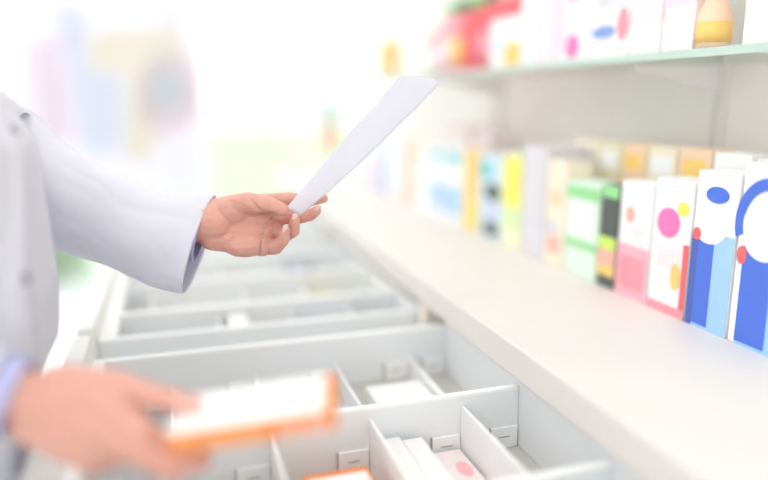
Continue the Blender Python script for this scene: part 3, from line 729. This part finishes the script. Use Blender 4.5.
# shirt cuffs
cuffL = path_tube('shirt_cuff', [psec(180, 200, 172, 252, .965, .035), psec(198, 201, 187, 256, .962, .035),
    ((pv(211.5, 199, .965)+pv(194, 262, .955))/2, (pv(211.5, 199, .965)-pv(194, 262, .955))/2, (pv(199, 236, .928)-pv(208, 236, .985))/2)], SHIRT, person, folds=.0, seed=2)
cuffR = path_tube('shirt_cuff', [(R(-30, 389, 0), (R(-24, 356, 0)-R(-36, 424, 0))/2, V((-.006, -.036, 0))), (R(-6, 394, 0), (R(2, 359, 0)-R(-14, 430, 0))/2, V((-.006, -.036, 0))),
    (R(17, 397, 0), (R(28, 363, 0)-R(6, 431, 0))/2, V((-.005, -.035, 0)))], SHIRT, person, folds=.0, seed=3)
# shirt in the coat neckline, trousers, shoes
bm = bmesh.new(); rings_mesh(bm, [ring(V((-.295, .86, .01)), V((.075, 0, 0)), V((0, .09, 0))), ring(V((-.29, .86, .055)), V((.066, 0, 0)), V((0, .066, 0))), ring(V((-.285, .86, .085)), V((.056, 0, 0)), V((0, .056, 0)))], False, False)
build('shirt_collar', bm, SHIRT, person, True)
for q in (-1, 1):
    bm = bmesh.new()
    rings_mesh(bm, [ring(V((-.305, .86+q*.080, -.45)), V((.078, 0, 0)), V((0, .072, 0))), ring(V((-.275, .86+q*.095, -.82)), V((.072, 0, 0)), V((0, .072, 0))), ring(V((-.288, .86+q*.095, FZ+.07)), V((.058, 0, 0)), V((0, .058, 0)))], False, False)
    build('trouser_leg', bm, TROUSER, person, True)
    bm = bmesh.new()
    for xx, rx, ry, rz in ((-.30, .045, .042, .045), (-.24, .05, .043, .040), (-.17, .055, .045, .030)): sphere_pts(bm, V((xx, .86+q*.095, FZ+rz)), (rx+.02, ry, rz), 3)
    me = remesh(bm, .005, 5); b2 = bmesh.new(); b2.from_mesh(me); build('shoe', b2, SHOE, person, True)

# ------------------------------------------------------------------ things held
# box in the right hand
dB = .60
A_, B_ = at(165, 437, dB), at(333, 411, dB)
e1 = (B_-A_); r3 = ray(334, 373); C_ = r3*(B_.dot(e1)/r3.dot(e1)); 
e2 = C_-B_; n_ = e1.cross(e2).normalized(); L1, W1 = e1.length, e2.length; x_, y_ = e1.normalized(), e2.normalized(); TH = .0205
def hp(a, b, c): return A_ + x_*(a*L1) + y_*(b*W1) + n_*c
def hbox(bm, a0, a1, b0, b1, c0, c1):
    v = [bm.verts.new(hp(a, b, c)) for a in (a0, a1) for b in (b0, b1) for c in (c0, c1)]
    for f in ((0,1,3,2),(4,6,7,5),(0,4,5,1),(2,3,7,6),(0,2,6,4),(1,5,7,3)): bm.faces.new([v[i] for i in f])
hx = empty('medicine_box', hp(.5, .5, -TH), 'orange and white medicine box held in the nearer hand above the drawers', 'box')
bm = bmesh.new(); hbox(bm, 0, 1, 0, 1, -TH, 0); build('carton', bm, OR, hx, bevel=.0008)
bm = bmesh.new(); hbox(bm, .004, .945, .02, .985, .0001, .0007); build('white_panel', bm, WHT, hx)
bm = bmesh.new()
v = [hp(a, -.0001, c) for a, c in ((.02, -.0190), (.575, -.0190), (.575, -.0022), (.02, -.0022))]; slab(bm, v, -y_, .0005); build('front_print', bm, mat('carton_light_orange', (.95, .38, .14), .45, .4, .03, 15), hx)
bm = bmesh.new()
v = [hp(a, -.0001, c) for a, c in ((.66, -.0198), (.955, -.0198), (.955, -.0050), (.66, -.0050))]; slab(bm, v, -y_, .0005); build('front_print', bm, ORL, hx)
bm = bmesh.new()
for a0, a1 in ((.70, .735), (.765, .775), (.80, .84), (.87, .88)):
    slab(bm, [hp(a, -.009, c) for a, c in ((a0, -.0150), (a1, -.0150), (a1, -.0050), (a0, -.0050))], -y_, .0004)
build('front_marks', bm, OR, hx)

# sheet of paper between thumb and fingers of the left hand
def lerp(a, b, t): return a+(b-a)*t
NU, NV = 14, 40
b0, b1 = L(286.5, 209, 5.5), L(299, 216, -3.5)
t0, t1 = at(400, 76, .925), at(441, 79, 1.035)
bm = bmesh.new(); grid = []
for i in range(NV+1):
    s_ = i/NV; row = []
    l_ = lerp(b0, t0, s_) + UP*(.002*math.sin(math.pi*s_))
    r_ = lerp(b1, t1, s_) - UP*(.004*math.sin(math.pi*s_)) + RT*(.002*math.sin(math.pi*s_))
    for j in range(NU+1):
        q = j/NU
        p = lerp(l_, r_, q) - FW*(.006*math.sin(math.pi*q)*(.25+s_)) 
        p += UP*(-.0035*max(0, (q-.72)/.28)**2*(.3+s_))
        row.append(p)
    grid.append(row)
vs = [[bm.verts.new(p) for p in r] for r in grid]
for i in range(NV):
    for j in range(NU): bm.faces.new((vs[i][j], vs[i][j+1], vs[i+1][j+1], vs[i+1][j]))
pp = build('paper_sheet', bm, PAPER, None, True); so = pp.modifiers.new('solid', 'SOLIDIFY'); so.thickness = .0004; so.offset = 0
tag(pp, 'white sheet of paper held up between thumb and fingers of the farther hand', 'paper')

# ------------------------------------------------------------------ light
w = bpy.data.worlds.new('sky'); S.world = w; w.use_nodes = True
nt = w.node_tree; bg = nt.nodes['Background']
tc = nt.nodes.new('ShaderNodeTexCoord'); sp = nt.nodes.new('ShaderNodeSeparateXYZ'); cr_ = nt.nodes.new('ShaderNodeValToRGB')
nt.links.new(tc.outputs['Generated'], sp.inputs[0]); nt.links.new(sp.outputs['Z'], cr_.inputs['Fac'])
cr_.color_ramp.elements[0].color = (1, .99, .97, 1); cr_.color_ramp.elements[1].color = (.86, .93, 1, 1)
nt.links.new(cr_.outputs['Color'], bg.inputs['Color']); bg.inputs['Strength'].default_value = 1.5
sd = bpy.data.lights.new('sun', 'SUN'); sd.energy = 1.2; sd.angle = math.radians(6); sd.color = (1, .97, .92)
so_ = bpy.data.objects.new('sun', sd); COL.objects.link(so_); so_.rotation_euler = (math.radians(-48), 0, math.radians(-12))
for xx, yy, wd, ht, nrm in ():
    pass
S.view_settings.view_transform = 'Standard'; S.view_settings.look = 'None'; S.view_settings.gamma = 1; S.view_settings.use_curve_mapping = False
S.view_settings.exposure = .20
S.cycles.max_bounces = 10; S.cycles.diffuse_bounces = 6; S.cycles.transparent_max_bounces = 12
S.cycles.sample_clamp_indirect = 6
